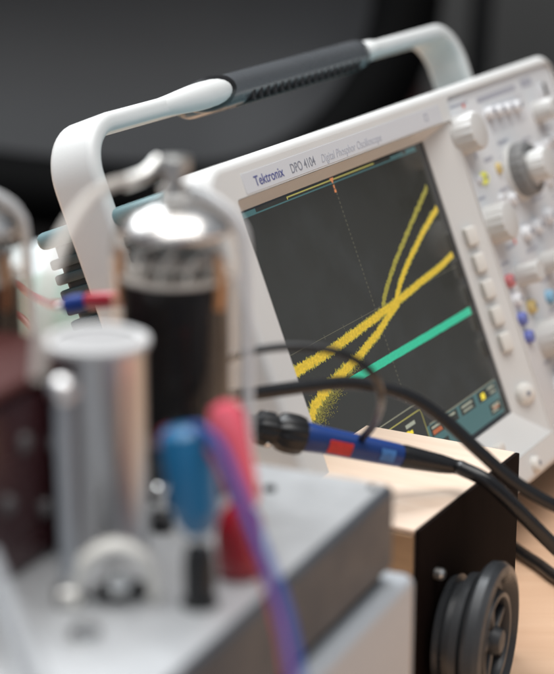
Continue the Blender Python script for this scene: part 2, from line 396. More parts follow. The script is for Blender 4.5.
flat('rising_trace', ribbon([(126, -73), (134, -67.2), (150.2, -58.7), (172.5, -49.5), (188, -43.5), (205, -37.8)], 2.2, .7, .7), -.35, M['tr_yellow'], disp)
flat('green_trace', ribbon([(54.5, -98), (100, -97.9), (150, -98.1), (206, -98.1)], 4.2, .12, 1.6), -.33, M['tr_green'], disp)
flat('menu_line', [rc(3, 118, -126.3, -125.7), rc(118, 206.5, -139.9, -139.3)], -.41, M['ui_line'], disp)
flat('menu_rule', [rc(3, 114, -130.0, -129.4), rc(113.4, 114, -146, -130.0)], -.40, M['ui_yellow'], disp)
flat('menu_bar', [rc(114.2, 206.5, -158.5, -140.0), rc(3, 114, -158.5, -147)], -.41, M['ui_teal'], disp)
cells = [(117, 133), (137, 152), (156, 175), (180, 205)]
flat_each('menu_cell', [rc(a, b, -146.6, -140.6) for a, b in cells]+[rc(190, 205, -156.5, -150.5), rc(118, 134, -155.5, -150.5)], -.39, M['ui_dark'], disp)
flat_each('menu_text', [rc(93, 104, -134.8, -132.8), rc(75, 83, -136.5, -134.4), rc(119, 131, -142.8, -141.6), rc(139, 149, -142.8, -141.6), rc(158, 172, -143.0, -141.8), rc(159, 171, -145.4, -144.4), rc(194, 203, -142.8, -141.6), rc(193, 203, -153.0, -151.6), rc(192, 200, -155.4, -154.3), rc(196, 203, -145.4, -144.4)], -.37, M['ui_white'], disp)
flat_each('rust_cell', [rc(119, 131, -145.9, -143.6), rc(194, 202, -154.0, -153.0)], -.36, M['ui_red'], disp)
flat_each('yellow_value', [rc(184, 189, -145.8, -142.2), rc(90, 99, -138.6, -136.6), rc(76, 82, -140, -138.2), rc(92, 95, -139.6, -136.0)], -.35, M['ui_bright'], disp)
# name plate
pl = s_me('nameplate', plate_mesh(rloop(-1.5, 220, 6.6, 16.4, .6, 2), [], 11.9, 12.63, .1), M['plate'])
s_me('brand_lettering', text_mesh('Tektronix', 6.9, 8.0, 8.8, 12.7, .97, 0, .05), M['ink_blue'], pl, smooth=False)
s_me('model_lettering', text_mesh('DPO 4104', 6.6, 43.0, 8.6, 12.7, .86, 0, .02), M['ink_grey'], pl, smooth=False)
s_me('type_lettering', text_mesh('Digital Phosphor Oscilloscope', 5.9, 74.2, 8.4, 12.7, .92, .25, -.02), M['ink_light'], pl, smooth=False)
s_me('small_mark', plate_mesh(rloop(198, 203, 9.6, 14.0, .8, 2), [rloop(199, 202, 10.4, 13.2, .5, 2)], 12.6, 12.72, .02), M['ink_light'], pl, smooth=False)
# control panel
bm = bmesh.new(); box(bm, 231.5, 397, -191, 19.5, 3, 10.4, 1, 2); pan = s_bm('control_panel', bm, M['panel'])
def pad(name, x0, x1, y0, y1, z0, z1, m, b=.8, parent=None):
    z0 += 2.4; z1 += 2.4
    bm = bmesh.new(); box(bm, x0, x1, y0, y1, z0, z1, b, 2); return s_bm(name, bm, m, parent or pan)
# slightly shaded section blocks of the printed panel
flat_each('section_print', [rc(284, 340, -10.5, 6.5), rc(283, 345, -82, -66), rc(236, 392, -86.2, -85.0), rc(257, 330, 14.0, 14.4)], 10.5, M['plate'], pan)
flat_each('caption', [rc(238, 262, 11.6, 13.0), rc(284, 296, -26, -24.6), rc(320, 334, -22, -20.4), rc(322, 336, -52, -50.4), rc(238, 250, -83, -81.2), rc(276, 294, -83.6, -81.8), rc(284, 300, -104, -102), rc(252, 262, -146.5, -144.6), rc(281, 296, -122, -120.4), rc(350, 372, -20.5, -19), rc(340, 368, -62, -60.4), rc(236, 246, -43, -41.4), rc(276, 335, 9.0, 12.4), rc(344, 362, 8.6, 13.6), rc(250, 253, -20.5, -16.5), rc(260, 272, -24.5, -22), rc(268, 280, -44, -42), rc(285, 300, -18.2, -16), rc(306, 325, -58, -56.2), rc(252, 264, -76, -73.6)], 10.55, M['ink_light'], pan)
flat_each('red_caption', [rc(254.5, 257.5, 9.6, 11.8), rc(264.5, 267, -75, -72)], 10.6, M['ink_red'], pan)
def knob(name, x, y, r, h, m=None, ridges=16, base=None, parent=None, z0=10.4):
    mt = Matrix.Translation((x, y, z0)); bm = bmesh.new()
    sg = ridges*6
    def rf(i, rr, hh):
        return rr + (.5 if (i % 6) in (0,) and hh > h*.2 and rr > r*.7 else 0)
    lathe(bm, [(r*1.03, 0), (r*1.02, h*.12), (r, h*.16), (r*.97, h*.86), (r*.92, h*.96), (r*.82, h), (0, h)], sg, mt, rf)
    return s_bm(name, bm, m or M['knob'], parent or pan, angle=28)
knob('control_knob', 239.6, -4.5, 11.2, 13)
knob('control_knob', 242, -58.5, 11.2, 13)
bk = knob('jog_ring', 299, -37, 16.5, 11, M['knob_grey'], 20)
bm = bmesh.new(); lathe(bm, [(17.6, 0), (17.6, 2.2), (16.9, 3)], 64, Matrix.Translation((299, -37, 10.4))); s_bm('ring_base', bm, M['knob'], bk)
bm = bmesh.new(); lathe(bm, [(11.3, 10.8), (11.3, 12.2), (10.4, 12.6)], 48, Matrix.Translation((299, -37, 10.4))); s_bm('bright_ring', bm, M['chrome'], bk)
knob('centre_knob', 299, -37, 9.8, 11, None, 14, z0=21.5, parent=bk)
knob('control_knob', 355, -8.5, 6.6, 13, None, 10)
knob('control_knob', 264, -133.5, 11, 15)
knob('control_knob', 257, -92.5, 6.4, 14, None, 10)
knob('control_knob', 297, -93.5, 6.4, 14, None, 10)
knob('control_knob', 338, -94, 6.4, 14, None, 10)
knob('control_knob', 314, -134, 11, 15)
def key(name, x, y, r, h, m, sq=1):
    x -= .6*h+(0 if x < 248 else 3)
    bm = bmesh.new(); lathe(bm, [(r, 0), (r, h*.6), (r*.82, h*.92), (r*.5, h*1.05), (0, h*1.1)], 24, Matrix.Translation((x, y, 10.4)) @ Matrix.Diagonal((1, sq, 1, 1)))
    k_ = s_bm(name, bm, m, pan)
    bm = bmesh.new(); box(bm, x-.28*r, x+.28*r, y-.3*r, y+.3*r, 10.4+h*1.06, 10.4+h*1.13); s_bm('key_print', bm, M['ink_grey'], k_)
    return k_
key('channel_key', 242.5, -92, 4.0, 4, M['k_red']); key('channel_key', 244, -103.8, 4.0, 4, M['k_white'])
key('channel_key', 263, -112, 4.2, 4, M['k_yellow']); key('channel_key', 242.8, -115, 3.9, 4, M['k_blue'])
key('channel_key', 244.2, -126.3, 3.9, 4, M['k_blue']); key('channel_key', 292, -113, 4.2, 4, M['k_cyan'])
key('lit_key', 246, -31.8, 2.4, 2.5, M['k_white']); key('lit_key', 256, -32.2, 4.6, 2.0, M['k_lime'], .8)
key('lit_key', 279, -30.5, 2.6, 2.5, M['k_yellow'], 1.3)
for x, y in ((290.5, 1.8), (304, 1.0), (317.5, .3), (331, -.4)): key('small_key', x, y, 5.4, 4.5, M['k_white'], .66)
for x, y in ((288.5, -72.2), (306.5, -71.6), (327, -69.6)): key('small_key', x, y, 5.4, 4.5, M['k_white'], .85)
key('small_key', 284.5, -50, 3.6, 3.5, M['k_white']); key('small_key', 270, -47.5, 3.0, 2, M['k_white'])
for x, y in ((345, -30), (358, -29), (371, -28), (345, -50), (358, -49)): key('small_key', x, y, 3.6, 3.5, M['k_white'])
pad('card_slot', 373.5, 381, -2, 7, 7.8, 8.5, M['black'], .1); pad('card_slot_rim', 369.5, 373.2, -2.6, 7.6, 7.8, 9.8, M['k_white'], .4)
# input connectors
for x, y in ((266, -164), (304, -164), (342, -164)):
    bm = bmesh.new(); lathe(bm, [(10.5, 0), (10.5, 3), (9.2, 4), (9.2, 5)], 40, Matrix.Translation((x, y, 10.4))); ring = s_bm('input_collar', bm, M['k_white'], pan)
    bm = bmesh.new(); lathe(bm, [(7.6, 4), (7.6, 17), (6.4, 17.4), (6.2, 10), (0, 10)], 32, Matrix.Translation((x, y, 10.4))); s_bm('input_barrel', bm, M['steel'], ring)
# keys on the sloping right side of the bezel
sl = Matrix.Rotation(-math.atan2(9.6, 15.0), 4, 'Y')
def slope_z(x): return 1.0+9.6*(x-214)/15.4
for i in range(5):
    bm = bmesh.new(); box(bm, -3.6, 3.6, -5.3, 5.3, -1.5, 3.6, 1.0, 3, Matrix.Translation((221.0, -59.5-15.8*i, slope_z(221.0))) @ sl)
    s_bm('soft_key', bm, M['button'], bez)
bm = bmesh.new(); lathe(bm, [(6.3, -1.5), (6.3, 1.4), (5.4, 3.2), (3.4, 4.3), (0, 4.7)], 32, Matrix.Translation((223, -154.5, slope_z(223))) @ sl); mk = s_bm('round_key', bm, M['button'], bez)
bm = bmesh.new(); box(bm, -1.2, 1.2, -1.2, 1.2, 4.55, 4.85, 0, 1, Matrix.Translation((223, -154.5, slope_z(223))) @ sl); s_bm('key_print', bm, M['ink_grey'], mk)
# bottom edge: power key and foot latch
bm = bmesh.new(); lathe(bm, [(4.6, -1), (4.6, 2.0), (3.6, 3.4), (0, 3.9)], 28, Matrix.Translation((195, -189.5, 12.4))); pk = s_bm('power_key', bm, M['button'])
bm = bmesh.new(); box(bm, 194, 196.4, -190.5, -188, 16.0, 16.45); s_bm('key_print', bm, M['ink_grey'], pk)
for k in range(6):
    x = 22+k*29.5
    bm = bmesh.new(); box(bm, x-5, x+5, -173.6, -168.6, 4.6, 9.6, 1.2, 2); s_bm('soft_key', bm, M['button'], bez)
for x in (10, 360):      # fold-out feet
    bm = bmesh.new(); box(bm, x-18, x+18, -4, 4, -52, 2, 2.5, 2, Matrix.Translation((x, -198, 2)) @ Matrix.Translation((-x, 0, 0)) @ Matrix.Rotation(rad(-67), 4, 'X'))
    s_bm('front_foot', bm, M['dark_teal'])
    bm = bmesh.new(); box(bm, x-14, x+14, -197.5, -190, -88, -70, 2, 2); s_bm('rear_foot', bm, M['dark_teal'])

# handle : flat strap swept round, with rubber grip
zc = -57
def arc(cx_, cy_, r, a0, a1, n=12): return [(cx_+r*math.cos(rad(a0+(a1-a0)*i/n)), cy_+r*math.sin(rad(a0+(a1-a0)*i/n)), zc) for i in range(n+1)]
xl, xr, yt = -26.5, 398.5, 59.5
path = [(xl, -75, zc), (xl, -30, zc), (xl, 10, zc)] + arc(xl+24, yt-24, 24, 180, 90) + [(30, yt, zc), (80, yt, zc), (160, yt, zc), (240, yt, zc), (330, yt, zc), (xr-30, yt, zc)] + arc(xr-24, yt-24, 24, 90, 0) + [(xr, 10, zc), (xr, -30, zc), (xr, -75, zc)]
bm = bmesh.new(); sweep(bm, path, [(b, a) for a, b in rrect(4.8, 13.5, 4.0, 5)], up0=(0, 0, 1)); hd = s_bm('carrying_handle', bm, M['handle'], angle=60)
for x in (xl, xr):
    bm = bmesh.new(); lathe(bm, [(20, -4.8), (20, 4.2), (18, 5)], 40, Matrix.Translation((x, -75, zc)) @ Matrix.Rotation(math.pi/2, 4, 'Y')); s_bm('pivot', bm, M['handle'], hd)
gp = [(84+i*(272-84)/30, yt-.5, zc) for i in range(31)]
def gs(t):
    e = min(t/.10, (1-t)/.05, 1); e = max(e, .0); k = .25+.75*math.sqrt(max(0, 1-(1-e)**2)); return (k*(1+.0*t), k)
bm = bmesh.new(); sweep(bm, gp, [(b, a) for a, b in rrect(8.6, 17, 8, 8)], up0=(0, 0, 1), scale_f=gs); gr = s_bm('grip', bm, M['grip'], hd, angle=70)
bm = bmesh.new()
for k in range(17):
    x = 124+k*7.8
    box(bm, -1.3, 1.3, -3.6, 3.6, -11, 2.0, .7, 2, Matrix.Translation((x, yt-6.6, zc+14.4)) @ Matrix.Rotation(rad(-32), 4, 'Z'))
s_bm('grip_rib', bm, M['black'], gr)
# pale tongues where the strap enters the grip
def tongue(t):
    a = .66+.34*(3*min(t/.6, 1)**2-2*min(t/.6, 1)**3); e = max(0, (t-.72)/.28); k = math.sqrt(max(0, 1-e*e)); return (a*max(k, .03), a*max(k, .03))
bm = bmesh.new(); sweep(bm, [(38+i*1.9, yt, zc+8.0+4.6*min(i/22, 1)) for i in range(38)], [(7.0*b, 7.1*a) for a, b in circ(1, 24)], up0=(0, 0, 1), scale_f=tongue); s_bm('strap_end', bm, M['handle'], hd, angle=180)
b2 = bmesh.new(); bmesh.ops.create_uvsphere(b2, u_segments=32, v_segments=16, radius=1)
bm = bmesh.new(); join(bm, b2, Matrix.Translation((277, yt, zc+8)) @ Matrix.Diagonal((14, 6.2, 9, 1))); s_bm('strap_end', bm, M['handle'], hd, angle=180)
b2 = bmesh.new(); bmesh.ops.create_uvsphere(b2, u_segments=32, v_segments=16, radius=1)
bm = bmesh.new(); join(bm, b2, Matrix.Translation((95, yt, zc+8.4)) @ Matrix.Diagonal((27, 9.2, 9.8, 1))); s_bm('grip_lip', bm, M['black'], gr, angle=180)

# =================================================================== DESK, BACKGROUND
bm = bmesh.new(); box(bm, -1300, 1300, 260, 1650, -30, 0, 3, 2); tag(from_bm('desk_surface', bm, M['desk']), 'beech coloured laminate desk top under the instruments', kind='structure')
bm = bmesh.new(); box(bm, -4000, 4000, 3600, 3700, -900, 2600); tag(from_bm('back_wall', bm, M['wall'], smooth=False), 'dark wall far behind the desk', kind='structure')
bm = bmesh.new(); box(bm, -4000, 4000, -1500, 3600, -760, -720); tag(from_bm('floor', bm, M['wall'], smooth=False), 'dark floor beneath the desk', kind='structure')
# large dark round backed chair
def lathe_obj(name, prof, m, parent, seg=48, mtx=None, **k):
    bm = bmesh.new(); lathe(bm, prof, seg, mtx); return from_bm(name, bm, m, parent, **k)
cc = at_depth(190, -22, 2450)
ch = thing('office_chair', 'big dark round-backed chair standing blurred behind the desk', 'chair', (cc.x, cc.y, -720))
hz = cc.z+720
tilt = Matrix.Rotation(rad(78), 4, 'X')
def widen(o):
    for v in o.data.vertices:
        if v.co.x < 0: v.co.x *= 2.8
lathe_obj('backrest', [(0, -95), (80, -88), (150, -66), (210, -32), (250, 4), (262, 0), (225, -45), (150, -84), (0, -110)], M['chair'], ch, 80, Matrix.Translation((0, 0, hz)) @ tilt); widen(ch.children[0])
bm = bmesh.new(); ring_pts = [(284*math.cos(2*math.pi*i/96), 284*math.sin(2*math.pi*i/96), -8) for i in range(97)]
sweep(bm, ring_pts, circ(46, 12), up0=(0, 0, 1), cap=False); bmesh.ops.transform(bm, matrix=Matrix.Translation((0, 0, hz)) @ tilt, verts=bm.verts); widen(from_bm('edge_piping', bm, M['chair_edge'], ch))
bm = bmesh.new(); tube(bm, [(0, 30, hz-300), (0, 60, hz-450), (0, 0, 60)], 30); from_bm('stem', bm, M['post_black'], ch)
bm = bmesh.new()
for i in range(5):
    a = 2*math.pi*i/5; tube(bm, [(0, 0, 70), (150*math.cos(a), 150*math.sin(a), 60), (310*math.cos(a), 310*math.sin(a), 20)], 20)
from_bm('star_base', bm, M['post_black'], ch)
# cabinet and lamp-post behind on the right
p = at_depth(480, 60, 3300)
cab = thing('grey_cabinet', 'dark grey cabinet standing blurred behind the right of the desk', 'cabinet', (p.x+120, p.y, -720))
bm = bmesh.new(); box(bm, -270, 500, -10, 250, 0, 1112, 8, 2); from_bm('carcass', bm, M['grey_panel'], cab)
bm = bmesh.new(); box(bm, -262, 110, -26, -12, 30, 1100, 4, 2); box(bm, 118, 492, -26, -12, 30, 1100, 4, 2); from_bm('door', bm, M['grey_panel'], cab)
p = at_depth(494, 30, 2700)
st = thing('floor_stand', 'thin black upright stand in front of the grey cabinet', 'stand', (p.x, p.y, -720))
bm = bmesh.new(); tube(bm, [(-38, 0, 20), (-22, 0, 700), (0, 0, 1250)], 17); from_bm('pole', bm, M['post_black'], st)
bm = bmesh.new(); tube(bm, [(-190, 0, 1145), (0, 0, 1160), (60, 0, 1165)], 17, smooth=False); from_bm('cross_arm', bm, M['post_black'], st)
lathe_obj('foot_plate', [(150, 0), (150, 15), (20, 26), (0, 26)], M['post_black'], st)
p = at_depth(396, 60, 3000)
bm = bmesh.new(); box(bm, -45, 45, -20, 20, 0, 1500, 12, 3); o = from_bm('hanging_cloth', bm, M['brown_dark']); o.location = Vector((p.x, p.y, -720))*MM
tag(o, 'dark brown cloth hanging blurred between the round chair and the grey cabinet', 'cloth')

# =================================================================== AMPLIFIER CHASSIS
HC = 165.0
az = rad(24.7); da = Vector((math.sin(az), math.cos(az), 0)); db = Vector((-math.cos(az), math.sin(az), 0))
K = at_height(396, 484, HC)
rzc = -az                         # local y = da (away), local -x = db (left)
TH = 33
amp = thing('amplifier_chassis', 'silver metal amplifier chassis with hammered sides coloured dark as in shade, carrying the tubes', 'amplifier', (K.x, K.y, HC-TH), rzc)
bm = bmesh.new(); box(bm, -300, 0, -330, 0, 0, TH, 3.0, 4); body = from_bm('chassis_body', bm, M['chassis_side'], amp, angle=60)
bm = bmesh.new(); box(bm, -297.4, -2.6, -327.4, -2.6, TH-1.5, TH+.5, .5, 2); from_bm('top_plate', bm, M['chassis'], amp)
def on_top(u, v): return at_height(u, v, HC+.5)
inv_amp = Matrix.Rotation(-rzc, 4, 'Z') @ Matrix.Translation(-Vector((K.x, K.y, HC-TH)))
for (u, v, r) in ((270, 490, 2.2), (85, 638, 5), (372, 488, 1.5)):
    q = inv_amp @ on_top(u, v)
    s_ = lathe_obj('screw', [(r, 0), (r, r*.4), (r*.7, r*.75), (0, r*.85)], M['black'] if r < 4 else M['chrome'], amp, 20, Matrix.Translation(q))
psu = thing('power_supply_case', 'pale grey metal case supporting the silver amplifier chassis', 'metal case', (K.x, K.y, 0), rzc)
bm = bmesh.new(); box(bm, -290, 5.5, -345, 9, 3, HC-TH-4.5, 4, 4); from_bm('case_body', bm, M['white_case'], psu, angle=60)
bm = bmesh.new()
for x in (-270, -20):
    for y in (-320, -20): lathe(bm, [(9, 0), (9, 3.2)], 20, Matrix.Translation((x, y, 0)))
from_bm('rubber_foot', bm, M['black_rubber'], psu)
bm = bmesh.new(); box(bm, -286, -4, -326, -4, HC-TH-4.6, HC-TH+.02, 0); from_bm('spacer', bm, M['black'], psu)

# ------------------------------------------------------------------ vacuum tubes
def make_valve(label):
    t = thing('vacuum_tube', label, 'vacuum tube', group=None)
    lathe_obj('base', [(17.5, 0), (17.5, 14), (18.5, 16), (18.5, 19), (16, 20)], M['black'], t)
    global closed_caps
    closed_caps = False
    lathe_obj('glass_envelope', [(17, 19), (20, 23), (22.3, 30), (22.5, 50), (22.5, 86), (22.2, 92), (20.3, 98), (16, 102.5), (10, 105), (6, 106), (5.5, 109), (0, 110)], M['glass'], t, 64, angle=180)
    closed_caps = True
    # silvery getter coat lines the inside of the dome
    lathe_obj('getter_coating', [(20.0, 95.2), (18.8, 97.6), (15.0, 101.2), (9.3, 103.6), (5.0, 104.6), (0, 104.8), (0, 104.3), (5, 104.0), (9.1, 103.0), (14.6, 100.8), (18.4, 97.2), (19.6, 95.0)], M['getter'], t, 64, angle=180)
    lathe_obj('mica_spacer', [(19.8, 79), (19.8, 80), (0, 80)], M['mica'], t, 32)
    lathe_obj('mica_spacer', [(10, 86), (15.5, 86), (15.5, 86.8), (10, 86.8), (10, 86)], M['mica'], t, 32)
    bm = bmesh.new()
    for i in range(10):
        a = 2*math.pi*i/10+.3
        tube(bm, [(15*math.cos(a), 15*math.sin(a), 80), (15.2*math.cos(a+.1), 15.2*math.sin(a+.1), 86), (14.5*math.cos(a+.4*(i%3)), 14.5*math.sin(a+.4*(i%3)), 92)], .8, 4, 8)
    sweep(bm, [(12*math.cos(2*math.pi*i/40), 12*math.sin(2*math.pi*i/40), 84) for i in range(41)], circ(1.1, 8), up0=(0, 0, 1), cap=False)
    box(bm, -8, 8, -1, 1, 80, 89, .3, 1); box(bm, -1, 1, -8, 8, 80, 91, .3, 1)
    from_bm('support_wires', bm, M['ceramic'], t)
    bm = bmesh.new()
    for s in (-1, 1): tube(bm, [(s*17.8, -6, 70), (s*18.4, -6, 80), (s*18, -6, 89)], 1.8, 4, 10)
    from_bm('copper_post', bm, M['copper'], t)
    bm = bmesh.new(); sweep(bm, [(0, 0, 24), (0, 0, 40), (0, 0, 60), (0, 0, 78)], rrect(17.2, 11.5, 5, 4), up0=(1, 0, 0))
    for s in (-1, 1): box(bm, s*17-1.2, s*17+1.2, -.6, .6, 24, 78, .2, 1)
    for s in (-1, 1):
        box(bm, -14, -8.8, s*11.4-.8, s*11.4+.8, 26, 77, .4, 1); box(bm, 8.8, 14, s*11.4-.8, s*11.4+.8, 26, 77, .4, 1)
    from_bm('anode', bm, M['anode'], t)
    lathe_obj('anode_cap', [(5.2, 108.5), (5.2, 111), (3.2, 111.6), (3.2, 115), (4.6, 115.4), (4.6, 120), (3.6, 121.4), (0, 121.8)], M['steel'], t, 28)
    return t
def make_bail(label):
    b = thing('tube_retainer', label, 'spring clip')
    pts = [(2.5, 7.5, 107.8), (9, 4, 107.6), (16, 1, 104.6), (22, 0, 98.6), (24.6, 0, 88), (25.4, 0, 45), (25.6, 0, 0)]
    bm = bmesh.new(); sweep(bm, catmull(pts, 10), rrect(1.0, 1.7, .8, 3), up0=(0, 1, 0)); from_bm('strap', bm, M['white_rim'], b)
    lathe_obj('foot_screw', [(4, 0), (4, 2), (2.4, 3), (0, 3.4)], M['steel'], b, 16, Matrix.Translation((25.6, 0, 0)))
    return b
vp = on_top(179, 488)
valve = make_valve('clear glass vacuum tube with silvered dome and dark anode, in front of the screen')
valve.location = vp*MM; valve.rotation_euler = (0, 0, rad(-18))
bail = make_bail('white wire retainer arching over the glass tube beside the screen')
bail.location = vp*MM; bail.rotation_euler = (0, 0, rad(-6))
vp2 = on_top(-24, 488)
v2 = copy_tree(valve); v2['label'] = 'glass vacuum tube cut off by the left edge of the photo'; v2.location = vp2*MM
for o in (valve, v2): o['group'] = 'vacuum tubes on the amplifier'
b2_ = copy_tree(bail); b2_['label'] = 'wire retainer over the vacuum tube at the left edge'; b2_.location = vp2*MM; b2_.rotation_euler = (0, 0, rad(38))
for o in (bail, b2_): o['group'] = 'retainers over the vacuum tubes'
# anode lead arcing from cap
capz = vp + Vector((0, 0, 119)); zt = (vp - Vector((0, 0, CH))).dot(Vector((0, cp, -sp)))
zt = capz.dot(Vector((0, cp, -sp))) + CH*sp
lead = thing('anode_lead', 'pale anode lead clipped to the tube cap and drooping left past the handle', 'wire', capz)
bm = bmesh.new(); tube(bm, [(-6, 0, 0)] + [at_depth(u, v, zt-d)-capz for u, v, d in ((140, 177, 4), (113, 184, 14), (92, 196, 34), (72, 221, 62), (58, 250, 86), (48, 285, 100), (42, 330, 106), (38, 380, 108))], 1.9); from_bm('wire', bm, M['grey_wire'], lead)
bm = bmesh.new(); tube(bm, [(-5, 0, 1), at_depth(146, 174, zt-3)-capz, at_depth(124, 183, zt-8)-capz], 2.5); from_bm('clip_sleeve', bm, M['steel'], lead)
lathe_obj('clip_ring', [(5.0, -3), (5.9, -3), (5.9, 2), (5.0, 2), (5.0, -3)], M['steel'], lead, 24)
# -------------- aluminium capacitor can
cpz = on_top(102, 543)
can = thing('capacitor_can', 'tall brushed aluminium can with white rim in front of the glass tube', 'capacitor', cpz)
lathe_obj('can_body', [(16.2, 0), (16.4, 1), (16.0, 3), (16.0, 68), (16.4, 69.5)], M['alu'], can, 64)
lathe_obj('top_rim', [(13.4, 68.6), (17.0, 69.0), (17.6, 70.4), (17.3, 71.6), (16.0, 72.2), (13.9, 71.6), (14.0, 70.4), (0, 70.2)], M['dull_rim'], can, 64)
lathe_obj('terminal_disc', [(13.4, 70.3), (13.4, 70.9), (0, 71)], M['disc_grey'], can, 40)
# clamp loop at the can's foot
lp = on_top(114, 600)
cl = thing('clamp_loop', 'bright metal clamp loop with a bolt at the foot of the aluminium can', 'clamp', lp, rad(8))
bm = bmesh.new(); sweep(bm, catmull([(-12.5, -3, 0), (-12.5, 0, 5), (-9, 1, 12.5), (0, 2, 17), (9, 1, 13.5), (12.2, 0, 6), (12.5, -1, 0)], 8), rrect(3.8, 1.9, .9, 3), up0=(0, 1, 0)); from_bm('loop', bm, M['ceramic'], cl)
bm = bmesh.new(); lathe(bm, [(4.8, -2), (4.8, 1.5), (3.6, 3), (0, 3.6)], 6, Matrix.Translation((1.5, -2, 7)) @ Matrix.Rotation(rad(80), 4, 'X')); from_bm('bolt', bm, M['chrome'], cl)
bm = bmesh.new(); box(bm, -6, 10, -1, 6, 0, 4.2, 1, 2); from_bm('bolt_block', bm, M['black'], cl)
# post with ball
pp = on_top(70, 603)
po = thing('ball_post', 'slim bright post with a white ball head in front of the can', 'post', pp)
lathe_obj('rod', [(2.6, 0), (2.6, 68)], M['white_case'], po, 24)
lathe_obj('foot_nut', [(5.2, 0), (5.2, 5), (4, 6)], M['steel'], po, 6)
bm = bmesh.new(); b2 = bmesh.new(); bmesh.ops.create_uvsphere(b2, u_segments=24, v_segments=14, radius=4.4); join(bm, b2, Matrix.Translation((0, 0, 69.5))); from_bm('ball_head', bm, M['getter'], po, angle=180)
# maroon transformer
mz = on_top(96, 524)
tr = thing('transformer', 'dark maroon transformer block studded with metal screws at the left edge', 'transformer', mz, rzc)
bm = bmesh.new(); box(bm, -95, 0, -150, 0, 0, 60, 3, 3); from_bm('block', bm, M['maroon'], tr)
bm = bmesh.new(); box(bm, -97, 1.5, -152, 1.5, 60.2, 65, 2.4, 3); from_bm('top_board', bm, M['maroon_top'], tr)
for y, z in ((-26, 38), (-44, 44), (-33, 18), (-55, 27), (-66, 12), (-80, 40), (-100, 20)):
    lathe_obj('screw', [(3.2, 0), (3.2, 1.4), (2.4, 2.4), (0, 2.8)], M['dull_steel'], tr, 20, Matrix.Translation((-.3, y, z)) @ Matrix.Rotation(math.pi/2, 4, 'Y'))
# pale bar at lower left
b0, b1 = at_depth(-14, 560, 500), at_depth(46, 720, 440)
bar = thing('angled_bar', 'pale grey bar slanting across the lower left corner', 'bar', b1)
bm = bmesh.new(); sweep(bm, [(b0-b1)*t for t in (0, .25, .5, .75, 1)], rrect(3.5, 2.5, 1.2, 4), up0=(0, 0, 1)); from_bm('rail', bm, M['bar_grey'], bar)
lathe_obj('end_screw', [(3, 0), (3, 2), (0, 3)], M['chrome'], bar, 16, Matrix.Translation(Vector((0, 0, 3))))

# -------------- banana plugs and sockets
def plug(name, label, cat, foot, top, prof, m, parts):
    foot = Vector(foot); ax = (Vector(top)-foot); L_ = ax.length; q = ax.to_track_quat('Z', 'Y').to_matrix().to_4x4()
    t = thing(name, label, cat, foot); lathe_obj('sleeve', [(r, h*L_) for r, h in prof], m, t, 32, q)
    for nm, pr, mm in parts: lathe_obj(nm, [(r, h*L_) for r, h in pr], mm, t, 24, q)
    return t
def zof(P): return P.dot(Vector((0, cp, -sp))) + CH*sp
s1 = on_top(200, 604); z1 = zof(s1)
post1 = thing('binding_post', 'black binding post under the blue plug', 'socket', s1)
lathe_obj('barrel', [(4.6, 0), (4.9, 2), (4.9, 15), (4.2, 18.5), (3.4, 19.5), (0, 19.6)], M['black'], post1, 28)
lathe_obj('washer', [(6, 0), (6, 1.2), (5, 1.6)], M['black'], post1, 28)
p1 = at_depth(200, 534, z1-3); t1 = at_depth(184, 426, z1-6)
plug('banana_plug', 'translucent blue banana plug with a bright head above the black post', 'plug', p1, t1,
     [(4.0, 0), (6.2, .08), (7.9, .25), (8.3, .6), (8.4, .8), (7.9, .93), (5.6, 1.0), (0, 1.02)], M['blue_plug'],
     [('pin', [(2.2, -.18), (2.2, .02)], M['chrome'])])
s2 = on_top(240, 574); z2 = zof(s2)
post2 = thing('binding_post', 'deep red binding post beside the chassis edge', 'socket', s2)
lathe_obj('barrel', [(6.4, 0), (7.6, 2), (8.0, 8), (7.8, 15), (6.8, 20), (4.4, 23), (0, 23.4)], M['red_plug'], post2, 28)
lathe_obj('washer', [(6.4, 0), (6.4, 1.2), (5.4, 1.6)], M['red_plug'], post2, 28)
p2 = at_depth(246, 508, z2-2); t2 = at_depth(223, 402, z2-2)
plug('banana_plug', 'glossy bright red banana plug leaning above the red post', 'plug', p2, t2,
     [(3.4, 0), (5.0, .08), (5.6, .3), (6.0, .6), (6.2, .85), (4.8, .97), (0, 1.02)], M['pink_plug'],
     [('pin', [(2.2, -.18), (2.2, .02)], M['chrome'])])
for o in (post1, post2): o['group'] = 'binding posts on the chassis'
# small parts left of blue plug
q = on_top(162, 530)
sm = thing('toggle_switch', 'tiny black switch with a bright tip left of the blue plug', 'switch', q)
lathe_obj('collar', [(4, 0), (4, 6), (3, 7)], M['black'], sm, 20); lathe_obj('lever', [(1.5, 6), (1.5, 13), (2.4, 14), (2.4, 16.5), (0, 17.6)], M['chrome'], sm, 16)
# test lead: violet-blue with red companion
def cable(name, label, cat, pts, r, m, group=None, extra=()):
    b = Vector(pts[-1]); t = thing(name, label, cat, b, group=group)
    bm = bmesh.new(); tube(bm, [Vector(p)-b for p in pts], r, 12, 16); from_bm('insulation', bm, m, t)
    return t
wp = [at_depth(u, v, z1-d) for u, v, d in ((184, 440, 6), (188, 431, 8), (201, 430, 12), (220, 448, 20), (241, 497, 32), (262, 550, 46), (282, 605, 60), (292, 650, 72), (300, 700, 84), (306, 760, 98))]
cable('test_lead', 'violet-blue test lead curving out of the blue plug over the chassis edge', 'cable', wp, 1.75, M['violet_wire'])
wp = [at_depth(u, v, z1-d) for u, v, d in ((158, 446, -10), (161, 434, -8), (172, 429, -4), (194, 437, 4), (214, 458, 14), (236, 503, 28), (256, 556, 42), (275, 612, 56), (286, 660, 68), (298, 760, 90))]
cable('test_lead', 'thin red test lead running alongside the violet-blue one', 'cable', wp, 1.0, M['red_wire'])

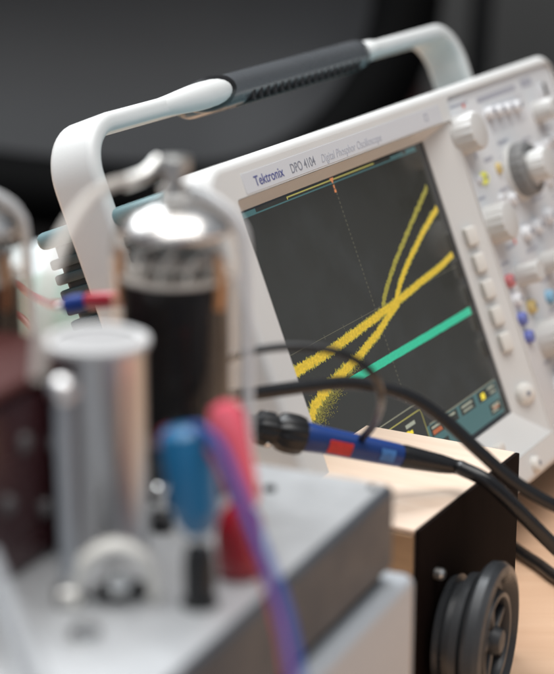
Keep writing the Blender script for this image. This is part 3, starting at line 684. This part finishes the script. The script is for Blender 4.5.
# =================================================================== WOODEN BOX
HB = 104.0
azb = rad(28.3)
NB = at_height(418, 530, HB); FB = at_height(518, 452, HB)
dd = FB-NB; azb = math.atan2(dd.x, dd.y); LB = dd.length
bx = thing('wooden_box', 'light veneer box with a dark brown side, under the blue probe', 'box', (NB.x, NB.y, 0), -azb)
bm = bmesh.new(); box(bm, -175, -.6, .6, LB-.6, 0, HB-2, 1.2, 2); from_bm('carcass', bm, M['box_top'], bx)
bm = bmesh.new(); box(bm, -176, -1.2, -.6, LB+.3, HB-2.6, HB, 1.0, 2); from_bm('lid', bm, M['box_top'], bx)
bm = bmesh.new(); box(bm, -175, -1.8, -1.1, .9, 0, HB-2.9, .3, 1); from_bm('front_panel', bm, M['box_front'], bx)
bm = bmesh.new(); box(bm, -1.4, 1.0, -.6, LB+.3, 0, HB-.25, .7, 2); from_bm('side_panel', bm, M['box_dark'], bx)
nrm = Vector((math.cos(azb), -math.sin(azb), 0))
wc = at_plane(446, 632, NB+nrm*1.0, nrm)
wh = thing('handwheel', 'dark grey spoked wheel on a ribbed drum fixed to the dark side of the box', 'wheel', wc, 0)
nw = Matrix.Rotation(rad(7), 3, 'Z') @ nrm
WM = nw.to_track_quat('Z', 'Y').to_matrix().to_4x4()
lathe_obj('drum', [(20, 0), (26, 1), (27, 4), (24, 5), (24, 8), (28.5, 9), (29, 13), (27, 14), (29.5, 15), (30, 17), (0, 17)], M['wheel'], wh, 64, WM)
closed_caps = False
WM = WM @ Matrix.Translation((0, 0, -4))
lathe_obj('rim', [(24, 20), (33, 20), (35, 22), (35.2, 26), (33.5, 28.6), (30.5, 29.2), (28.2, 27.2), (26.6, 24.2), (24, 23.8), (24, 20)], M['wheel'], wh, 72, WM)
lathe_obj('inner_ring', [(18.6, 21), (22.6, 21), (22.8, 26), (21.6, 28.2), (19.6, 28.0), (18.6, 26), (18.6, 21)], M['wheel'], wh, 64, WM)
closed_caps = True
lathe_obj('core_disc', [(18.6, 20.8), (18.6, 22.2), (0, 22.2)], M['wheel_brown'], wh, 40, WM)
lathe_obj('hub', [(6.5, 21), (6.5, 27), (5, 30), (0, 31)], M['wheel'], wh, 32, WM)
for i in range(5):
    a = 2*math.pi*i/5+.5
    bm = bmesh.new(); box(bm, 5, 20, -1.9, 1.9, 22, 26.5, 1, 2, WM @ Matrix.Rotation(a, 4, 'Z')); from_bm('spoke', bm, M['wheel'], wh)
# small bracket left of the drum
for k, (u, v) in enumerate(((436, 573), (449, 600))):
    q = at_plane(u, v, NB+nrm*1.0, nrm)
    bm = bmesh.new(); lathe(bm, [(2.8, 0), (2.8, 3), (1.8, 4.2), (0, 4.4)], 16, nrm.to_track_quat('Z', 'Y').to_matrix().to_4x4())
    o = from_bm('panel_screw', bm, M['steel'], bx); o.location = (Matrix.Rotation(azb, 4, 'Z') @ (q-Vector((NB.x, NB.y, 0))))*MM; o.rotation_euler = (0, 0, azb)

# =================================================================== PROBE
def hz_pt(u, v, above): return at_height(u, v, HB+above)
pa = [(236, 423, 812), (262, 428, 818), (300, 437, 826), (350, 447, 836), (402, 456, 850), (440, 466, 862)]
A = at_depth(258, 427, 812); B = at_depth(402, 456, 836)
prb = thing('scope_probe', 'blue sleeved probe with red label and black connector lying over the box', 'probe', A)
ax = (B-A); PL = ax.length; Q = ax.to_track_quat('Z', 'Y').to_matrix().to_4x4()
def pm(h): return Q @ Matrix.Translation((0, 0, h*PL))
def rg(i, r, h): return r+(.5 if i % 4 < 2 else 0)
bm = bmesh.new(); lathe(bm, [(4.5, -.18*PL), (4.5, -.02*PL), (6.8, 0), (7.3, .03*PL), (7.3, .09*PL), (6, .10*PL), (6, .13*PL)], 48, Q, rg); from_bm('connector_nut', bm, M['black'], prb)
bm = bmesh.new(); lathe(bm, [(6, .12*PL), (7.8, .15*PL), (8.4, .19*PL), (8.4, .26*PL), (7.6, .30*PL), (6.2, .31*PL)], 48, Q, rg); from_bm('connector_collar', bm, M['black'], prb)
for a in (.7, 3.8):
    bm = bmesh.new(); lathe(bm, [(1.2, 6), (1.2, 8.8), (0, 9)], 12, Q @ Matrix.Translation((0, 0, .06*PL)) @ Matrix.Rotation(a, 4, 'Z') @ Matrix.Rotation(math.pi/2, 4, 'Y')); from_bm('bayonet_pin', bm, M['chrome'], prb)
lathe_obj('sleeve', [(6.3, .30*PL), (6.6, .33*PL), (6.1, .42*PL), (5.8, .55*PL), (5.5, .8*PL), (5.2, .97*PL), (4.5, 1.0*PL)], M['probe_blue'], prb, 32, Q)
def band(name, r0, r1, h0, h1, a0, a1, m):
    bm = bmesh.new(); n = 12; V = []
    for k in range(2):
        V.append([bm.verts.new(Q @ Vector(((r0 if k == 0 else r1)*math.cos(a0+(a1-a0)*i/n), (r0 if k == 0 else r1)*math.sin(a0+(a1-a0)*i/n), (h0, h1)[k]*PL))) for i in range(n+1)])
    for i in range(n): bm.faces.new((V[0][i], V[0][i+1], V[1][i+1], V[1][i]))
    # give the label its own thickness
    g = bmesh.ops.extrude_face_region(bm, geom=bm.faces[:]); cen = Q.to_3x3() @ Vector((0, 0, 1))
    for v in [e for e in g['geom'] if isinstance(e, bmesh.types.BMVert)]:
        rv = v.co - cen*v.co.dot(cen); v.co += rv.normalized()*.35
    return from_bm(name, bm, m, prb)
vc = Q.to_3x3().inverted() @ (Vector((0, 0, CH))-A).normalized(); ac = math.atan2(vc.y, vc.x)
band('label', 6.05, 5.95, .46, .62, ac-.15, ac+.9, M['label_red'])
band('printed_label', 5.6, 5.5, .82, .92, ac-.3, ac+.7, M['label_white'])
lathe_obj('strain_relief', [(5.1, .99*PL), (5.3, 1.02*PL), (4.9, 1.12*PL), (4.3, 1.28*PL), (3.6, 1.36*PL)], M['black_rubber'], prb, 28, Q)
E1 = A+ax*1.34
cp_ = [E1, A+ax*1.42] + [at_depth(u, v, z) for u, v, z in ((463, 469, 842), (487, 481, 838), (510, 502, 840), (532, 524, 846), (556, 548, 855), (600, 590, 870))]
bm = bmesh.new(); tube(bm, [Vector(p)-A for p in cp_], 3.4, 12, 16); from_bm('cable', bm, M['black_rubber'], prb)
# arching thick cable in front of the screen
cable('black_cable', 'thick black cable arching across the bottom of the screen', 'cable', [at_depth(u, v, z) for u, v, z in ((120, 440, 740), (175, 412, 750), (225, 398, 762), (265, 392, 774), (310, 386, 786), (350, 383, 797), (385, 388, 803), (415, 399, 807), (445, 420, 811), (480, 452, 815), (515, 482, 820), (560, 508, 826), (620, 530, 834))], 2.9, M['black_rubber'])
cable('thin_cable', 'thin dark cable looping loosely in front of the screen', 'cable', [at_depth(u, v, z) for u, v, z in ((150, 420, 735), (190, 382, 735), (235, 356, 735), (280, 347, 737), (320, 348, 739), (352, 358, 742), (374, 376, 747), (381, 400, 765), (374, 424, 805), (358, 442, 830), (345, 452, 860))], 1.7, M['black_rubber'])
# cable lying on the desk at right
cable('desk_cable', 'black cable lying on the desk at the right edge', 'cable', [at_height(u, v, 4) for u, v in ((490, 530), (522, 553), (540, 565), (556, 577), (590, 598), (640, 615))], 3.3, M['black_rubber'])

# =================================================================== THINGS BEHIND, LEFT
def sheet(name, label, c, w, h, rx, rz, m, curl=12):
    bm = bmesh.new(); n = 16; g = []
    for i in range(n+1):
        row = []
        for j in range(n+1):
            x, y = (i/n-.5)*w, (j/n-.5)*h
            row.append(bm.verts.new((x, y, curl*math.sin(x/w*3+1)*math.cos(y/h*2.5)+curl*.2*math.sin(x*.07+y*.05))))
        g.append(row)
    for i in range(n):
        for j in range(n): bm.faces.new((g[i][j], g[i+1][j], g[i+1][j+1], g[i][j+1]))
    gg = bmesh.ops.extrude_face_region(bm, geom=bm.faces[:])
    for v in [e for e in gg['geom'] if isinstance(e, bmesh.types.BMVert)]: v.co.z -= .5
    o = from_bm(name, bm, m, None, angle=180); o.location = Vector(c)*MM; o.rotation_euler = (rx, 0, rz)
    return tag(o, label, 'paper')
q = at_depth(40, 275, 1300); sheet('paper_sheet', 'pale green sheet propped up behind the left tube', (q.x, q.y, 46), 70, 75, rad(55), rad(38), M['paper_green'])
q = at_height(62, 312, 14); sheet('paper_sheet', 'crumpled white sheet lying beside the oscilloscope vents', (q.x-10, q.y, 22), 170, 190, rad(12), rad(-20), M['paper_white'], 20)
# red and blue plugs with thin red wires on the rear of the bench
pz = at_depth(64, 306, 735); pq = at_depth(86, 301, 732); pr_ = at_depth(131, 298, 726)
plug('banana_plug', 'blue cable plug joined to the red one beside the vents', 'plug', pz, pq, [(2.2, 0), (3.2, .1), (3.6, .5), (3.0, 1)], M['violet_wire'], [('pin', [(1.6, -.3), (1.6, .05)], M['steel'])])
plug('banana_plug', 'red cable plug lying end to end with the blue one behind the can', 'plug', pq, pr_, [(2.6, 0), (3.4, .08), (3.2, .5), (2.8, .95), (1.6, 1.05)], M['red_wire'], [('pin', [(1.6, .98), (1.6, 1.2)], M['steel'])])
cable('red_wire', 'thin red wire crossing the white sheet at the left', 'wire', [at_depth(u, v, z) for u, v, z in ((64, 306, 735), (46, 303, 800), (28, 293, 920), (14, 283, 985), (-10, 280, 990))], 2.0, M['red_wire'])
cable('red_wire', 'short red wire hanging low between the left tube and the can', 'wire', [at_depth(u, v, z) for u, v, z in ((34, 330, 940), (22, 318, 950), (10, 312, 960), (-10, 308, 970))], 1.8, M['red_wire'])

# =================================================================== LIGHT
w = bpy.data.worlds.new('World'); sc.world = w; w.use_nodes = True
bg = w.node_tree.nodes['Background']; bg.inputs[0].default_value = (.62,.68,.76,1); bg.inputs[1].default_value = .46
def area(name, loc, target, sx, sy, power, color):
    d = bpy.data.lights.new(name, 'AREA'); d.shape = 'RECTANGLE'; d.size = sx; d.size_y = sy; d.energy = power; d.color = color
    o = bpy.data.objects.new(name, d); col.objects.link(o); o.location = loc
    o.rotation_euler = (Vector(target)-Vector(loc)).to_track_quat('-Z', 'Y').to_euler(); return o
area('window_light', (-.9, 1.9, 2.1), (0, .85, .15), 1.8, 1.2, 74, (.93,.97,1))
area('ceiling_light', (.15, .55, 2.2), (.05, .8, .2), 2.0, 1.5, 50, (1,.98,.95))
area('added_fill_light', (-.5, -1.3, 1.5), (0, .8, .15), 1.6, 1.2, 4, (.96,.98,1))  # weak fill added from the camera side, no known lamp there
sc.view_settings.view_transform = 'Standard'; sc.view_settings.look = 'None'; sc.view_settings.exposure = 0; sc.view_settings.gamma = 1
sc.cycles.max_bounces = 10; sc.cycles.transmission_bounces = 8; sc.cycles.caustics_reflective = False; sc.cycles.caustics_refractive = False
sc.cycles.use_denoising = True
